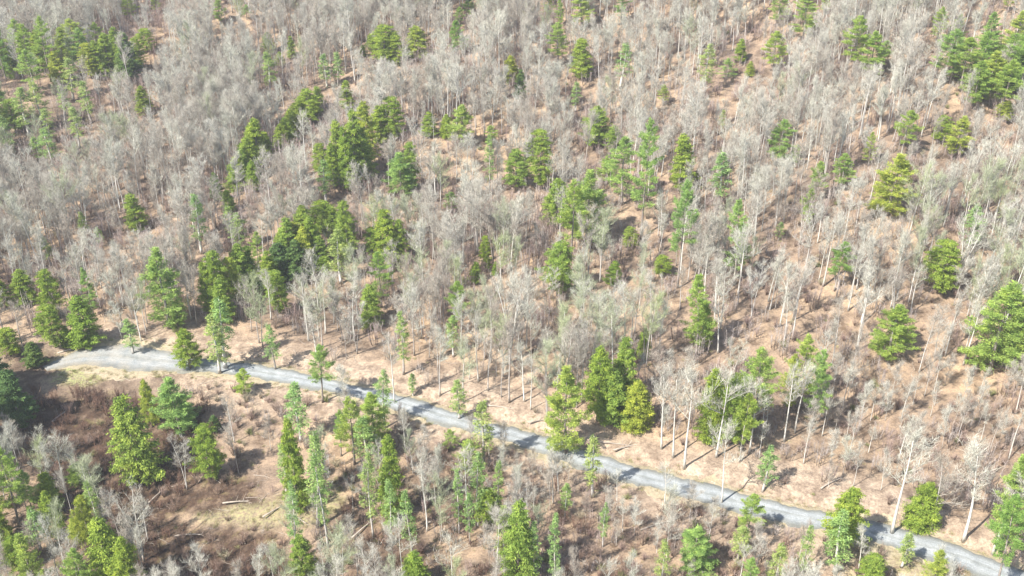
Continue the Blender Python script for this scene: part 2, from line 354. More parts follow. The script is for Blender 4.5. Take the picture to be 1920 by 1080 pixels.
def pine_shape(seed, Ht=22., wid=.19, start=.28, dens=1.75, broken=.15, tri=.30, droop=0., gap=.95, dead=True):
    r = random.Random(seed); tk = MB(); cr = MB()
    w1 = r.uniform(0, 6); ax = lambda t: np.array([.22*math.sin(t*4+w1), .22*math.cos(t*3+w1)-.22*math.cos(w1), Ht*t])
    T = np.linspace(0, 1, 12); rr = .27*(1-.93*T); rr[0] *= 1.3; tk.tube([ax(t) for t in T], rr, 6)
    z = start*Ht; PP, DD, SS = [], [], []
    lob = [r.uniform(.75, 1.15) for _ in range(8)]
    while z < Ht*.985:
        q = (z/Ht-start)/(1-start); prof = (math.sin(math.pi*min(1, q*.95+.22))**.7)*(1-q*.25) if q < .55 else (1-q)*1.75+.04
        prof = min(prof, 1.0)
        for i in range(r.choice((4, 5, 5, 6))):
            if r.random() < broken*(1.4-q): continue
            az = r.uniform(0, 6.28); L = max(.35, Ht*wid*prof*r.uniform(.6, 1.12)*lob[int(az/6.2832*8) % 8])
            el = math.radians(-8-droop*20+55*q**2+r.uniform(-8, 8)); h = np.array([math.cos(az), math.sin(az), 0])
            b0 = ax(z/Ht)+np.array([0, 0, r.uniform(-.3, .3)])
            k = 4; pts = [b0+h*L*math.cos(el)*t+np.array([0, 0, L*math.sin(el)*t+L*(.22-droop*.3)*t*t]) for t in np.linspace(0, 1, k)]
            cr.tube(pts, [.05, .04, .03, .012], 3)
            m = int((10+L*15)*dens); t = np.array([r.uniform(.22, 1)**.75 for _ in range(m)])
            side = np.array([-h[1], h[0], 0]); sp = (1-t)*.30*L*.9+.18
            base = b0+np.outer(t, h*L*math.cos(el))+np.array([0, 0, 1])*(L*math.sin(el)*t+L*(.22-droop*.3)*t*t)[:, None]
            u = NR.uniform(-1, 1, m); base = base+side*(u*sp)[:, None]+np.array([0, 0, 1])*NR.normal(0, .12, m)[:, None]
            d = h*.7+side*(u*.9)[:, None]+np.array([0, 0, .35-droop])+NR.normal(size=(m, 3))*.35
            PP.append(base); DD.append(d)
        z += gap*r.uniform(.7, 1.3)*(1-.35*q)
    if dead:
        for i in range(7):
            zz = r.uniform(.1, start)*Ht; az = r.uniform(0, 6.28); L = r.uniform(.8, 2.2)
            cr.tube([ax(zz/Ht), ax(zz/Ht)+np.array([math.cos(az)*L, math.sin(az)*L, -.2])], [.04, .01], 3)
    Pn = np.concatenate(PP); Dn = np.concatenate(DD)
    for rep in range(2):
        n = len(Pn); cr.blades(Pn+NR.normal(size=(n, 3))*.14, Dn+NR.normal(size=(n, 3))*.35, NR.uniform(.7, 1.3, n)*tri, NR.uniform(.5, 1.0, n)*tri*.55)
    return tk, cr

def hem_shape(seed, Ht=18., wid=.19, start=.10, dens=1.7, tri=.33, blunt=.0, holes=.22):
    """dense conical evergreen whose sprays hang down in vertical streaks"""
    r = random.Random(seed); tk = MB(); cr = MB()
    tk.tube([(0, 0, 0), (.05, 0, Ht*.3), (0, .06, Ht*.7), (0, 0, Ht)], [.28, .2, .1, .02], 6)
    PP, DD = [], []; z = start*Ht; lob = [r.uniform(.7, 1.15) for _ in range(9)]
    while z < Ht*.99:
        q = (z/Ht-start)/(1-start); prof = (1-q)**(.62-.25*blunt)*(1 if q > .12 else .7+2.5*q)
        for i in range(7):
            if r.random() < holes: continue
            az = r.uniform(0, 6.28); L = max(.3, Ht*wid*prof*r.uniform(.65, 1.1)*lob[int(az/6.2832*9) % 9])
            h = np.array([math.cos(az), math.sin(az), 0]); zz = z+r.uniform(-.4, .4)
            up = L*(.35+.6*q); b0 = np.array([0, 0, zz-up*.2])
            cr.tube([b0, b0+h*L*.6+np.array([0, 0, up*.5]), b0+h*L+np.array([0, 0, up*.45])], [.04, .025, .01], 3)
            m = int((5+L*11)*dens); t = np.array([r.uniform(.2, 1)**.7 for _ in range(m)]); side = np.array([-h[1], h[0], 0])
            u = NR.uniform(-1, 1, m); base = b0+np.outer(t, h*L)+np.array([0, 0, 1])*(up*(1.2*t-.75*t*t))[:, None]+side*(u*(.16+.2*L*(1.1-t)))[:, None]
            PP.append(base); DD.append(h*.45+side*(u*.4)[:, None]+np.array([0, 0, -.75])+NR.normal(size=(m, 3))*.35)
        z += .62*(1-.3*q)*r.uniform(.8, 1.2)
    # leader
    PP.append(np.array([[0, 0, Ht-.1*i] for i in range(8)])); DD.append(NR.normal(size=(8, 3))*.3+np.array([0, 0, 1.]))
    Pn = np.concatenate(PP); Dn = np.concatenate(DD)
    for rep in range(2):
        n = len(Pn); cr.blades(Pn+NR.normal(size=(n, 3))*.16, Dn+NR.normal(size=(n, 3))*.3, NR.uniform(.7, 1.3, n)*tri, NR.uniform(.5, 1., n)*tri*.6)
    return tk, cr

def shrub_shape(seed, h=1.8, n=26, w=1.1):
    r = random.Random(seed); cr = MB(); tp, td = [], []
    for i in range(n):
        az = r.uniform(0, 6.28); sp = r.uniform(.1, w); e = np.array([math.cos(az)*sp, math.sin(az)*sp, h*r.uniform(.5, 1)]); b0 = np.array([math.cos(az)*.15, math.sin(az)*.15, 0])
        cr.tube([b0, e*.55+np.array([0, 0, .1]), e], [.022, .016, .006], 3)
        for k in range(9): tp.append(b0+(e-b0)*r.uniform(.35, 1)); td.append(unit(e-b0))
    tp = np.array(tp); td = np.array(td); m = len(tp)
    cr.blades(tp, td+NR.normal(size=(m, 3))*.6+np.array([0, 0, .3]), NR.uniform(.25, .7, m), .035)
    return cr

def thicket_shape(seed, h=6., n=7, w=1.5):
    r = random.Random(seed); cr = MB(); tp, td = [], []
    for i in range(n):
        az = r.uniform(0, 6.28); sp = r.uniform(.2, w); b0 = np.array([math.cos(az)*sp*.7, math.sin(az)*sp*.7, 0]); H_ = h*r.uniform(.55, 1)
        e = b0+np.array([math.cos(az)*sp*.45, math.sin(az)*sp*.45, H_]); m_ = (b0+e)/2+np.array([r.gauss(0, .15), r.gauss(0, .15), 0])
        cr.tube([b0, m_, e], [.05, .035, .01], 3)
        for k in range(34):
            f = r.uniform(.3, 1); tp.append(b0+(e-b0)*f); a = r.uniform(0, 6.28); td.append([math.cos(a)*.7, math.sin(a)*.7, .9])
    tp = np.array(tp); td = np.array(td); m = len(tp)
    cr.blades(tp, td+NR.normal(size=(m, 3))*.3, NR.uniform(.4, 1.3, m), NR.uniform(.02, .045, m))
    return cr
VAR = {}      # kind -> list of (height, trunk mesh, crown mesh)
WID = {}
def reg(kind, Ht, shapes, mt, mc):
    q = np.concatenate(shapes[1].V); WID.setdefault(kind, []).append(2.15*np.percentile(np.hypot(q[:, 0], q[:, 1]), 88))
    VAR.setdefault(kind, []).append((Ht, shapes[0].mesh(kind+'_trunk', mt, True), shapes[1].mesh(kind+'_crown', mc)))
for i in range(6): reg('bare', 18., bare_shape(100+i, spread=[.18, .16, .21, .14, .17, .20][i], first=[.42, .5, .38, .52, .45, .36][i], nl=[13, 12, 14, 11, 13, 15][i]), M_BARK, M_TWIG)
for i in range(2): reg('bare', 18., bare_shape(120+i, stems=2, spread=.16, first=.4, nl=9), M_BARK, M_TWIG)
for i in range(3): reg('pale', 18., bare_shape(140+i, spread=[.16, .20, .22][i], first=.5, nl=10, twig=.8, rad=.2), M_WHITE, M_WTWIG)
reg('fork', 18., bare_shape(150, stems=3, spread=.2, first=.32, nl=8, twig=.35, rad=.26), M_WHITE, M_WTWIG)
for i in range(3): reg('mossy', 18., bare_shape(180+i, spread=[.19, .22, .17][i], first=.36, nl=13, twig=1.2), M_BARK, M_MOSS)
for i in range(3): reg('sapling', 9., bare_shape(160+i, Ht=9., spread=.2, first=.25, nl=9, rad=.06, twig=.7), M_BARK, M_TWIG)
for i in range(5): reg('pine', 22., pine_shape(200+i, wid=[.17, .20, .15, .19, .22][i], start=[.25, .32, .2, .38, .22][i], broken=[.2, .32, .22, .38, .3][i]), M_PBARK, M_PINE)
for i in range(5): reg('hem', 18., hem_shape(300+i, wid=[.19, .22, .17, .24, .20][i], start=[.08, .14, .1, .18, .05][i], blunt=[0, .5, .2, .9, .4][i]), M_PBARK, M_HEM)
for i in range(2): reg('full', 20., pine_shape(260+i, Ht=20., wid=.19, start=.09, broken=.12, gap=.85), M_PBARK, M_PINE)
for i in range(3): reg('thin', 18., pine_shape(400+i, Ht=18., wid=[.11, .13, .10][i], start=.3, dens=.55, broken=.3, tri=.36, droop=.5, gap=.8), M_BARK, M_THIN)
for i in range(2): reg('spruce', 20., hem_shape(500+i, Ht=20., wid=.2, start=.12, tri=.5), M_PBARK, M_DARK)
NAMES = {'full': 'pine_tree', 'mossy': 'bare_tree', 'bare': 'bare_tree', 'pale': 'birch_tree', 'fork': 'birch_tree', 'sapling': 'sapling', 'pine': 'pine_tree', 'hem': 'evergreen_tree', 'thin': 'slender_evergreen', 'spruce': 'dark_evergreen'}

def plant(kind, P, h, width=None, v=None):
    Ht, tm, cm = VAR[kind][R.randrange(len(VAR[kind])) if v is None else v]
    e = bpy.data.objects.new(NAMES[kind], None); e.empty_display_size = 1; COL.objects.link(e)
    s = h/Ht; sw = s if width is None else width
    e.location = (P[0], P[1], P[2]-.15); e.rotation_euler = (R.gauss(0, .02), R.gauss(0, .02), R.uniform(0, 6.28)); e.scale = (sw, sw, s)
    for nm, m in (('trunk', tm), ('crown', cm)):
        o = bpy.data.objects.new(nm, m); COL.objects.link(o); o.parent = e
    return e

# ---------------------------------------------------------------- evergreens, read off the photograph: x, top, bottom of the crown, width, kind
# kinds: p pine, h yellow-green evergreen, t thin see-through one, d dark one
GROVES = [
 ('wood_nw', 'the far left hillside wood', """12 38 118 34 p;28 85 138 24 h;45 34 98 30 p;95 30 116 36 p;142 34 88 50 p;184 40 78 28 p;190 75 136 24 h;222 50 102 28 h;246 60 140 34 d;
  276 52 92 34 h;66 92 150 34 p;112 95 150 30 h;55 165 228 34 t;30 185 242 28 h;125 160 200 30 t;95 205 250 36 t;150 200 255 32 t;272 160 208 28 h;8 150 215 30 p;5 60 120 28 h;60 45 110 28 p;80 60 125 28 h;125 50 105 28 h;160 52 108 30 p;172 80 140 26 h;205 60 118 26 h;235 75 125 26 h;262 70 125 24 h;140 110 165 30 t;85 150 215 32 t;170 150 205 30 t;20 215 270 30 t;100 240 290 30 t;75 255 290 26 t"""),
 ('crest', 'the scattering near the hilltop', """245 -8 26 26 p;293 -14 14 16 p;414 -4 30 20 p;463 8 28 14 p;505 60 98 20 h;508 98 152 40 t;548 66 104 16 h;527 96 122 14 h;612 100 146 30 t;635 96 142 22 t;
  878 -12 20 20 p;862 12 42 16 p;858 36 86 28 p;1028 -14 22 20 p;1050 -4 34 14 p;1046 42 100 36 p;1091 -20 32 32 p;1165 -20 26 24 p;1088 70 138 50 h;1165 80 140 32 t;958 104 148 26 h;976 130 182 18 d;1080 152 192 44 t;1243 158 186 36 p"""),
 ('knot', 'the rounded hilltop knot', """722 46 112 44 h;744 60 114 32 h;700 62 92 26 h;782 48 106 36 h;745 98 120 14 h;681 84 104 12 h"""),
 ('band', 'the long diagonal band', """598 160 198 28 h;580 166 228 36 h;560 192 236 32 h;540 218 266 34 h;485 220 300 34 h;470 258 330 36 h;452 290 346 32 h;432 354 392 26 h;408 322 370 18 d;436 385 430 22 t;592 176 214 26 h;568 178 228 26 h;548 205 250 28 h;528 232 275 26 h;500 245 290 28 h;478 235 300 26 h;462 278 338 26 h;444 300 350 26 h;478 300 352 24 h"""),
 ('ridge', 'the thickest clump on the slope', """652 150 200 22 h;638 225 330 30 h;628 268 344 28 h;665 205 330 40 h;690 190 300 38 h;715 196 262 34 h;738 180 252 38 h;683 238 325 36 h;655 236 342 32 h;603 268 320 26 h;612 300 356 28 t"""),
 ('mid', 'the loose middle slope trees', """805 208 250 36 h;838 214 252 24 h;866 195 252 42 p;920 234 262 24 p;750 285 362 62 q;772 265 345 28 h;968 280 350 36 h;1013 243 342 42 h;918 250 332 18 t;845 360 388 26 p;258 362 424 54 h;380 365 442 28 t;450 396 448 30 t;190 424 450 14 p;160 396 430 22 t;95 440 480 24 t"""),
 ('pines', 'the tall pine group mid slope', """1118 198 262 44 h;1150 235 278 26 h;1203 222 380 46 p;1165 255 345 56 p;1136 290 330 36 p;1095 318 452 62 q;1070 335 440 50 p;1045 335 412 46 h;1277 250 344 36 h;1270 340 480 38 p;1178 424 462 26 h;1345 285 362 34 t"""),
 ('right', 'the open right hillside', """1322 82 148 28 t;1362 108 138 24 p;1388 72 112 36 h;1405 114 140 20 h;1450 58 116 36 p;1455 -18 30 36 p;1503 -12 52 40 p;1546 -10 18 14 p;1598 28 108 42 p;1630 58 122 52 p;1656 76 112 28 p;1458 224 286 36 p;1690 208 268 36 p;1762 215 262 28 h;1790 216 272 42 p;1627 246 292 20 p;1525 302 360 28 p;
  1512 352 406 32 p;1575 286 334 36 p;1667 290 395 62 q;1375 372 486 40 p;1565 454 518 42 p;1758 450 538 58 h;1815 385 450 40 t;1665 574 662 76 q;1880 188 222 36 h;1352 205 235 20 t;1490 270 300 16 t;1460 415 440 20 t;1885 -14 12 24 p"""),
 ('corner', 'the upper right corner cluster', """1755 12 66 22 p;1790 25 78 22 p;1768 54 128 46 p;1848 20 82 30 p;1832 58 128 56 p;1846 96 182 66 q;1882 60 130 50 p;1908 44 152 50 p;1905 100 165 50 d;1800 70 140 44 p;1820 110 175 44 p;1870 110 190 46 p;1780 85 135 36 p;1895 20 90 40 p;1860 85 150 50 h;1915 60 120 44 p"""),
 ('grove', 'the dark grove', """412 470 570 44 h;422 520 592 42 h;455 455 532 42 h;487 434 492 30 p;530 455 515 46 d;545 408 492 38 h;575 385 470 42 h;577 425 502 38 h;610 376 432 48 h;655 374 478 34 h;560 450 520 40 d;525 505 578 38 h;612 478 512 26 h;640 430 500 34 t;600 440 500 36 h;395 490 575 30 h;440 480 560 34 h;470 460 530 32 h;510 470 540 36 h;590 405 490 34 h;628 385 440 36 h;645 400 465 32 h;560 415 480 34 h;535 430 490 30 h;425 560 650 38 t"""),
 ('pair', 'the small group beside the dark grove', """722 392 482 50 h;750 410 482 36 h;700 425 480 28 h;715 470 545 46 p;697 534 602 38 h"""),
 ('leftedge', 'the belt above the gravel clearing', """50 505 562 46 h;12 522 572 26 h;105 505 585 40 h;315 468 606 64 q;336 572 605 34 p;105 570 642 44 h;160 555 638 50 h;176 500 565 24 p;128 610 645 34 h;20 615 660 50 h;250 600 645 30 t;70 640 680 40 d"""),
 ('road', 'the belt behind the road', """357 615 682 42 h;412 590 668 34 t;517 610 668 28 t;605 645 722 42 p;460 692 728 30 p;757 586 668 24 t;858 528 602 36 p;850 592 645 24 t;912 440 502 16 h;930 490 512 24 h;892 490 526 26 h;1045 450 542 56 h;1150 488 528 38 h;1240 478 512 34 h;1305 515 622 48 p;1314 572 645 34 h;775 700 730 22 t"""),
 ('bank', 'the green clump on the road bank', """1120 650 772 58 h;1165 630 744 46 h;1145 690 780 50 h;1205 616 664 22 h;1063 690 838 66 q;1190 716 792 50 h;1330 692 810 46 h;1410 645 760 58 p;1365 700 820 60 h;1388 740 828 44 p;1495 625 722 52 p;1520 655 762 46 p;1475 660 740 36 p"""),
 ('bigright', 'the spreading clump at the right edge', """1855 530 684 92 q;1912 590 652 44 d;1895 560 640 50 p"""),
 ('stand', 'the brown hollow below the clearing', """270 738 882 72 h;286 712 790 30 h;335 708 804 64 q;396 798 892 52 h;404 778 804 20 d"""),
 ('sw', 'the lower left corner', """42 692 784 52 d;15 700 770 40 d;-50 600 745 90 d;-20 640 720 70 d;-90 680 840 90 d;35 838 942 52 p;100 885 946 44 h;155 868 908 38 h;212 975 1095 64 h;36 1004 1062 42 h;150 968 1012 50 h;12 960 1010 30 h;80 955 1010 34 t;110 920 1000 36 h;175 930 1020 38 h;5 870 960 40 p;75 1000 1080 44 p;160 1030 1110 44 p;250 1010 1110 50 h;70 880 950 30 p;190 900 970 28 t"""),
 ('front', 'the row in front of the road', """562 718 795 40 t;560 790 935 40 h;600 808 934 38 t;665 740 832 46 p;706 735 806 50 p;690 780 850 36 t;738 815 955 42 h;772 915 1005 24 t;735 900 985 28 t;860 715 765 28 t;880 824 874 44 p;845 805 832 28 p;897 850 945 34 t;915 918 975 44 h;882 925 990 18 t;970 935 1072 58 h;780 1034 1100 58 h;576 1003 1090 46 h;640 770 830 28 p;540 830 900 24 t;1060 905 950 20 t;615 850 975 24 t;700 850 960 28 t;860 880 965 20 t;930 860 940 22 t;945 950 1040 28 t;1000 980 1060 24 t;560 900 1010 22 t;1130 940 1000 18 t;722 694 770 32 t;905 752 838 34 t;1112 815 896 30 t;1240 1010 1080 24 t;1040 960 1060 24 t;1500 985 1060 26 t"""),
 ('se', 'the lower right roadside', """1302 985 1066 58 q;1398 930 990 44 p;1385 985 1030 44 t;1430 832 895 32 t;1576 915 1012 64 h;1562 960 1040 44 t;1720 905 978 52 h;1875 850 978 56 p;1862 930 1060 56 p;1742 1028 1088 38 p;1690 998 1045 48 t;1630 1040 1095 44 h;1450 1018 1085 30 t;1398 1040 1100 30 p"""),
]
ORD = ['first', 'second', 'third', 'fourth', 'fifth', 'sixth', 'seventh', 'eighth', 'ninth', 'tenth', 'eleventh', 'twelfth', 'thirteenth', 'fourteenth', 'fifteenth', 'sixteenth', 'seventeenth', 'eighteenth', 'nineteenth', 'twentieth']
def ordn(i): return ORD[i] if i < 20 else 'twenty-'+ORD[i-20]
KD = {'p': ('pine', 'pine', 'blue-green layered pine'), 'h': ('hem', 'evergreen', 'dense yellow-green evergreen'), 'q': ('full', 'pine', 'broad pine branched to the ground'), 't': ('thin', 'evergreen', 'thin see-through evergreen'), 'd': ('spruce', 'evergreen', 'dark shaded evergreen')}
CUT = {'q': .07, 'p': .30, 'h': .12, 't': .30, 'd': .14}
EVER = []; BOX = []
for gk, where, rows in GROVES:
    L = []
    for row in rows.split(';'):
        a = row.split()
        if len(a) != 5: continue
        x, t, bt, wd = map(float, a[:4]); k = a[4]; L.append((x, t, bt, wd, k))
    for k in 'pqhtd':
        S = sorted([q for q in L if q[4] == k]); big = max(S, key=lambda q: (q[2]-q[1])*q[3]) if S else None
        for i, (x, t, bt, wd, _) in enumerate(S):
            yb = t+(bt-t)/(1-CUT[k])
            P = hit(x, yb); h = height_to(P, t)
            kind, cat, look = KD[k]; v = R.randrange(len(VAR[kind])); Ht = VAR[kind][v][0]
            dist = math.hypot(P[1]*C_-(P[2]-H)*S_, 0); wm = wd/F*dist        # crown width in metres
            nomw = WID[kind][v]
            sw = min(max(wm*(1.22 if yb < 420 else 1.08)/nomw, .8*h/Ht), 2.2*h/Ht)
            e = plant(kind, P, h, sw, v)
            if len(S) == 1: lab = f'only {look} in {where}'
            elif (x, t, bt, wd, k) == big and len(S) > 3: lab = f'largest {look} in {where}'
            else: lab = f'{ordn(i)} {look} from the left in {where}'
            w_ = lab.split()
            tag(e, lab, cat, 'evergreens in '+where); EVER.append((P[0], P[1], P[2], wm/2, h)); BOX.append((x, t, bt, wd, yb))
EV = np.array([(a[0], a[1], a[3]) for a in EVER])

# ---------------------------------------------------------------- pale birches and other trees one can tell apart: x, base, top, kind, label
SINGLES = [
 (1283, 878, 690, 'pale', 'straight pale trunk, rightmost of the tall row just above the road bend'), (1240, 842, 690, 'pale', 'straight pale trunk beside the dark green clump on the bank'),
 (1262, 858, 700, 'pale', 'pale trunk between two others in the tall row above the road'), (1343, 857, 690, 'pale', 'white slightly bent trunk in front of the dark green trees on the bank'),
 (1405, 848, 700, 'pale', 'white leaning trunk just right of the dark green trees on the bank'), (1353, 943, 800, 'pale', 'thin pale trunk rising from the lower edge of the road'),
 (1470, 828, 690, 'pale', 'pale trunk under the blue-green pines on the right bank'), (1490, 812, 680, 'pale', 'pale trunk behind the first one under the right bank pines'),
 (1672, 1000, 820, 'pale', 'tall white tree rooted at the upper road edge with a wide misty crown'), (1745, 997, 860, 'bare', 'grey tree behind the small evergreen at the upper road edge'),
 (1806, 1015, 835, 'pale', 'white double tree at the road edge beside the right corner pines'), (1790, 545, 400, 'fork', 'white forked tree on the right slope with bare spreading limbs'),
 (1893, 495, 350, 'pale', 'thin white birch near the right edge of the slope'), (1723, 698, 590, 'bare', 'dark standing trunk alone on the open right slope'),
 (955, 682, 520, 'fork', 'grey forked tree in the middle above the road with spreading limbs'), (987, 655, 520, 'pale', 'straight pale trunk just right of the forked grey tree'),
 (1350, 620, 480, 'pale', 'thin straight white trunk right of the dark pine on the slope'), (270, 1052, 925, 'fork', 'white dead tree with broken limbs above the brown hollow'),
 (740, 755, 620, 'bare', 'tall grey trunk standing at the upper edge of the road'), (1540, 690, 600, 'bare', 'small grey tree between the lone pine and the right bank pines'),
 (825, 742, 610, 'bare', 'thin brown tree standing in the open leaf litter above the road'), (1860, 1040, 880, 'pale', 'pale trunk under the road-edge pines in the lower right'),
 (600, 690, 590, 'bare', 'grey tree with a pale base where the road passes in the middle left'), (265, 640, 540, 'pale', 'pale clump tree beside the gravel clearing'),
 (878, 990, 850, 'pale', 'thin white trunk among the slender evergreens below the road'), (930, 1085, 950, 'pale', 'short white trunk at the bottom edge near the yellow-green evergreen'),
 (1905, 660, 520, 'fork', 'white forked tree half hidden by the big pine at the right edge'), (440, 830, 740, 'bare', 'small bare tree in the open litter below the road'),
]
TAKEN = [(a[0], a[1]) for a in EVER]
for x, yb, yt, k, lab in SINGLES:
    P = hit(x, yb); h = height_to(P, yt); e = plant(k, P, h, max(h/18*(1.35 if yb > 980 and x > 1600 else 1.0), .5)); tag(e, lab, 'tree', 'single pale and grey trees' ); TAKEN.append((P[0], P[1]))
TK = np.array(TAKEN)

# ---------------------------------------------------------------- the bare woods
def density(px, py, x, y, z):
    d = y-road_y(x); D = np.ones_like(px)
    low = np.sin(x*.06+1)*np.sin(y*.045+.5)+.7*np.sin(x*.11-y*.07)+.5*np.sin(x*.19+y*.15+1)
    D *= np.clip(.86+.36*low, .25, 1.1)*np.where(py > 480, .88, 1.1)
    def mul(poly, f):
        m = inpoly(px, py, poly); D[m] *= f
    mul([(1160, 850), (1300, 830), (1560, 850), (1800, 880), (1960, 900), (1960, 1080), (1500, 965), (1250, 905)], .5)
    mul([(1230, 850), (1420, 870), (1760, 930), (1760, 1010), (1500, 965), (1250, 905)], .55)
    mul([(760, 700), (900, 640), (1060, 640), (1060, 820), (900, 790)], .7)
    mul([(480, 650), (760, 700), (760, 745), (480, 690)], .6)
    mul([(1240, 560), (1500, 560), (1660, 650), (1660, 760), (1240, 740)], .7)
    D *= np.where((px > 1050) & (py < 760), .78, 1.)
    mul([(1200, 120), (1500, 150), (1560, 250), (1240, 230)], .55)
    mul([(1000, 280), (1100, 330), (1100, 400), (960, 360)], .6)
    mul([(80, 640), (400, 650), (430, 700), (420, 740), (90, 790)], 0)
    mul([(60, 700), (230, 740), (540, 720), (560, 1100), (190, 1100), (210, 930), (60, 850)], .13)
    mul([(560, 820), (1000, 860), (1500, 990), (1900, 1100), (1900, 1300), (560, 1300)], 1.25)
    D[(d < -4) & (d > -38) & (px > 440)] *= .6; D[(d < -4) & (d > -12)] *= .5
    D[(d < -38) & (d > -48) & (px > 440)] *= .6
    D[(d < -4) & (d > -30) & (px > 50) & (px <= 440)] *= .1
    D[np.abs(d) < 5.5] = 0
    D[(d >= 0) & (d < 9) & (px > 450)] *= .6
    return D
sp = 3.2; gx_, gy_ = np.meshgrid(np.arange(-260, 260, sp), np.arange(95, 500, sp))
x = (gx_+NR.uniform(-.5, .5, gx_.shape)*sp*1.25).ravel(); y = (gy_+NR.uniform(-.5, .5, gy_.shape)*sp*1.25).ravel()
z = terrain(x, y); px, py = proj(x, y, z)
ok = (px > -330) & (px < 2250) & (py > -150) & (py < 1300); x, y, z, px, py = x[ok], y[ok], z[ok], px[ok], py[ok]
ok = NR.random(len(x)) < density(px, py, x, y, z); x, y, z, px, py = x[ok], y[ok], z[ok], px[ok], py[ok]
dd = np.min(np.hypot(x[:, None]-EV[None, :, 0], y[:, None]-EV[None, :, 1])-EV[None, :, 2]*.75, axis=1); d2 = np.min(np.hypot(x[:, None]-TK[None, :, 0], y[:, None]-TK[None, :, 1]), axis=1)
# a bare tree straight in front of an evergreen would hide it: thin those out
BX = np.array(BOX)[None]; n = len(x); hh = np.clip(NR.normal(13.8, 3.0, n), 6, 20); hh = np.where((py > 850) & (px < 230), NR.uniform(11, 15, n), hh)
hh = np.where(inpoly(px, py, [(1240, 720), (1860, 720), (1900, 1000), (1500, 950), (1240, 890)]), NR.uniform(5.5, 11, n), hh)
hh = np.where((y-road_y(x) < -4), np.where(y-road_y(x) < -25, NR.uniform(8, 15, n), NR.uniform(5, 11, n)), hh)
tpx, tpy = proj(x, y, z+hh); sc_ = (py-tpy)/hh; cw = sc_*hh*.17; cb = tpy+(py-tpy)*.55
front = ((np.abs(tpx[:, None]-BX[..., 0]) < BX[..., 3]*.46+cw[:, None]) & (py[:, None] > BX[..., 4]-6) & (tpy[:, None] < BX[..., 2]-8)).any(1)
ok = (dd > .4) & (d2 > 1.6) & ~(front & (NR.random(len(x)) < np.where((px < 240) & (py > 880), .55, .93))); x, y, z, px, py, hh = x[ok], y[ok], z[ok], px[ok], py[ok], hh[ok]
n = len(x); d = y-road_y(x)
pale_ = NR.random(n) < np.where(px > 1150, .33, .18)
mossp = np.full(n, .05)
for poly in ([(860, 470), (1280, 450), (1300, 690), (860, 700)], [(480, 560), (640, 560), (640, 700), (480, 700)], [(220, 560), (320, 560), (320, 680), (220, 680)], [(0, 120), (240, 140), (260, 330), (0, 330)], [(600, 380), (800, 380), (780, 600), (600, 560)], [(1700, 380), (1960, 380), (1960, 620), (1700, 560)], [(0, 850), (220, 850), (240, 1200), (0, 1200)], [(540, 780), (1000, 800), (1060, 1200), (540, 1200)]):
    mossp[inpoly(px, py-40, poly)] = .5
moss_ = (NR.random(n) < mossp) & ~pale_ & (hh > 10)
onscreen = (px > 5) & (px < 1915) & (py < 1110) & (py > 60)
order = np.argsort(np.where(onscreen, y, 1e6)); NEAR = 268 - 0
near_b = [i for i in order if not pale_[i]][:NEAR]; near_p = [i for i in order if pale_[i]][:60]
MARK = [(120, 560, 'belt above the gravel clearing'), (315, 560, 'tall layered pine left of the road bend'), (430, 560, 'column of evergreens near the road'), (560, 470, 'dark grove'), (720, 480, 'small group beside the dark grove'), (860, 570, 'pine in the middle above the road'),
        (955, 640, 'grey forked tree in the middle'), (1045, 500, 'large yellow-green evergreen mid slope'), (1305, 580, 'dark-sided pine on the slope'), (1160, 720, 'green clump on the road bank'), (1400, 740, 'blue-green pines on the road bank'), (1665, 620, 'lone layered pine on the right'), (1565, 490, 'small lone pine on the right slope'),
        (1758, 500, 'evergreen by the white forked tree'), (1865, 620, 'big spreading pine at the right edge'), (1850, 940, 'roadside pines in the lower right'), (1700, 920, 'tall white roadside tree'), (1500, 690, 'paired pines above the right bank'), (1375, 440, 'narrow lone pine on the right slope'), (740, 620, 'middle stretch of the road'),
        (270, 820, 'tree pair in the brown hollow'), (190, 1030, 'lower left corner evergreens'), (60, 910, 'pine at the left edge'), (740, 890, 'slender evergreens below the road'), (970, 1010, 'bright evergreen at the bottom'), (1575, 970, 'rounded evergreen covering the road'), (1300, 1030, 'bottom pine right of the middle')]
def wherephrase(px, py, d):
    q = min(MARK, key=lambda m: (m[0]-px)**2+(1.3*(m[1]-py+60))**2); dx, dy = px-q[0], py-60-q[1]
    rel = ('left of' if dx < 0 else 'right of') if abs(dx) > abs(dy)*1.1 else ('behind' if dy < 0 else 'in front of')
    return f'{rel} the {q[2]}'
for i in near_b+near_p:
    kind = 'pale' if pale_[i] else 'mossy' if moss_[i] else ('bare' if hh[i] > 10 else 'sapling')
    vi = R.randrange(len(VAR[kind])); Ht = VAR[kind][0][0]; e = plant(kind, (x[i], y[i], z[i]), hh[i], hh[i]/Ht*NR.uniform(.85, 1.2), vi)
    ph = wherephrase(px[i], py[i], d[i])
    size = 'tall' if hh[i] > 17 else 'medium' if hh[i] > 12 else 'small'
    look = {'pale': 'pale-trunked leafless tree', 'mossy': 'green-tinged leafless tree', 'bare': ['leafless tree', 'narrow leafless tree', 'broad leafless tree', 'narrow leafless tree', 'leafless tree', 'broad leafless tree', 'twin-stemmed leafless tree', 'twin-stemmed leafless tree'][vi], 'sapling': 'leafless young tree'}[kind]
    tag(e, f'{size} {look} {ph}', 'tree', f'{size} {look}s {ph}')
rest = np.array(sorted(set(range(n))-set(near_b)-set(near_p)))
print('bare trees', n, 'individual', len(near_b)+len(near_p), 'stuff', len(rest), 'evergreens', len(EVER))

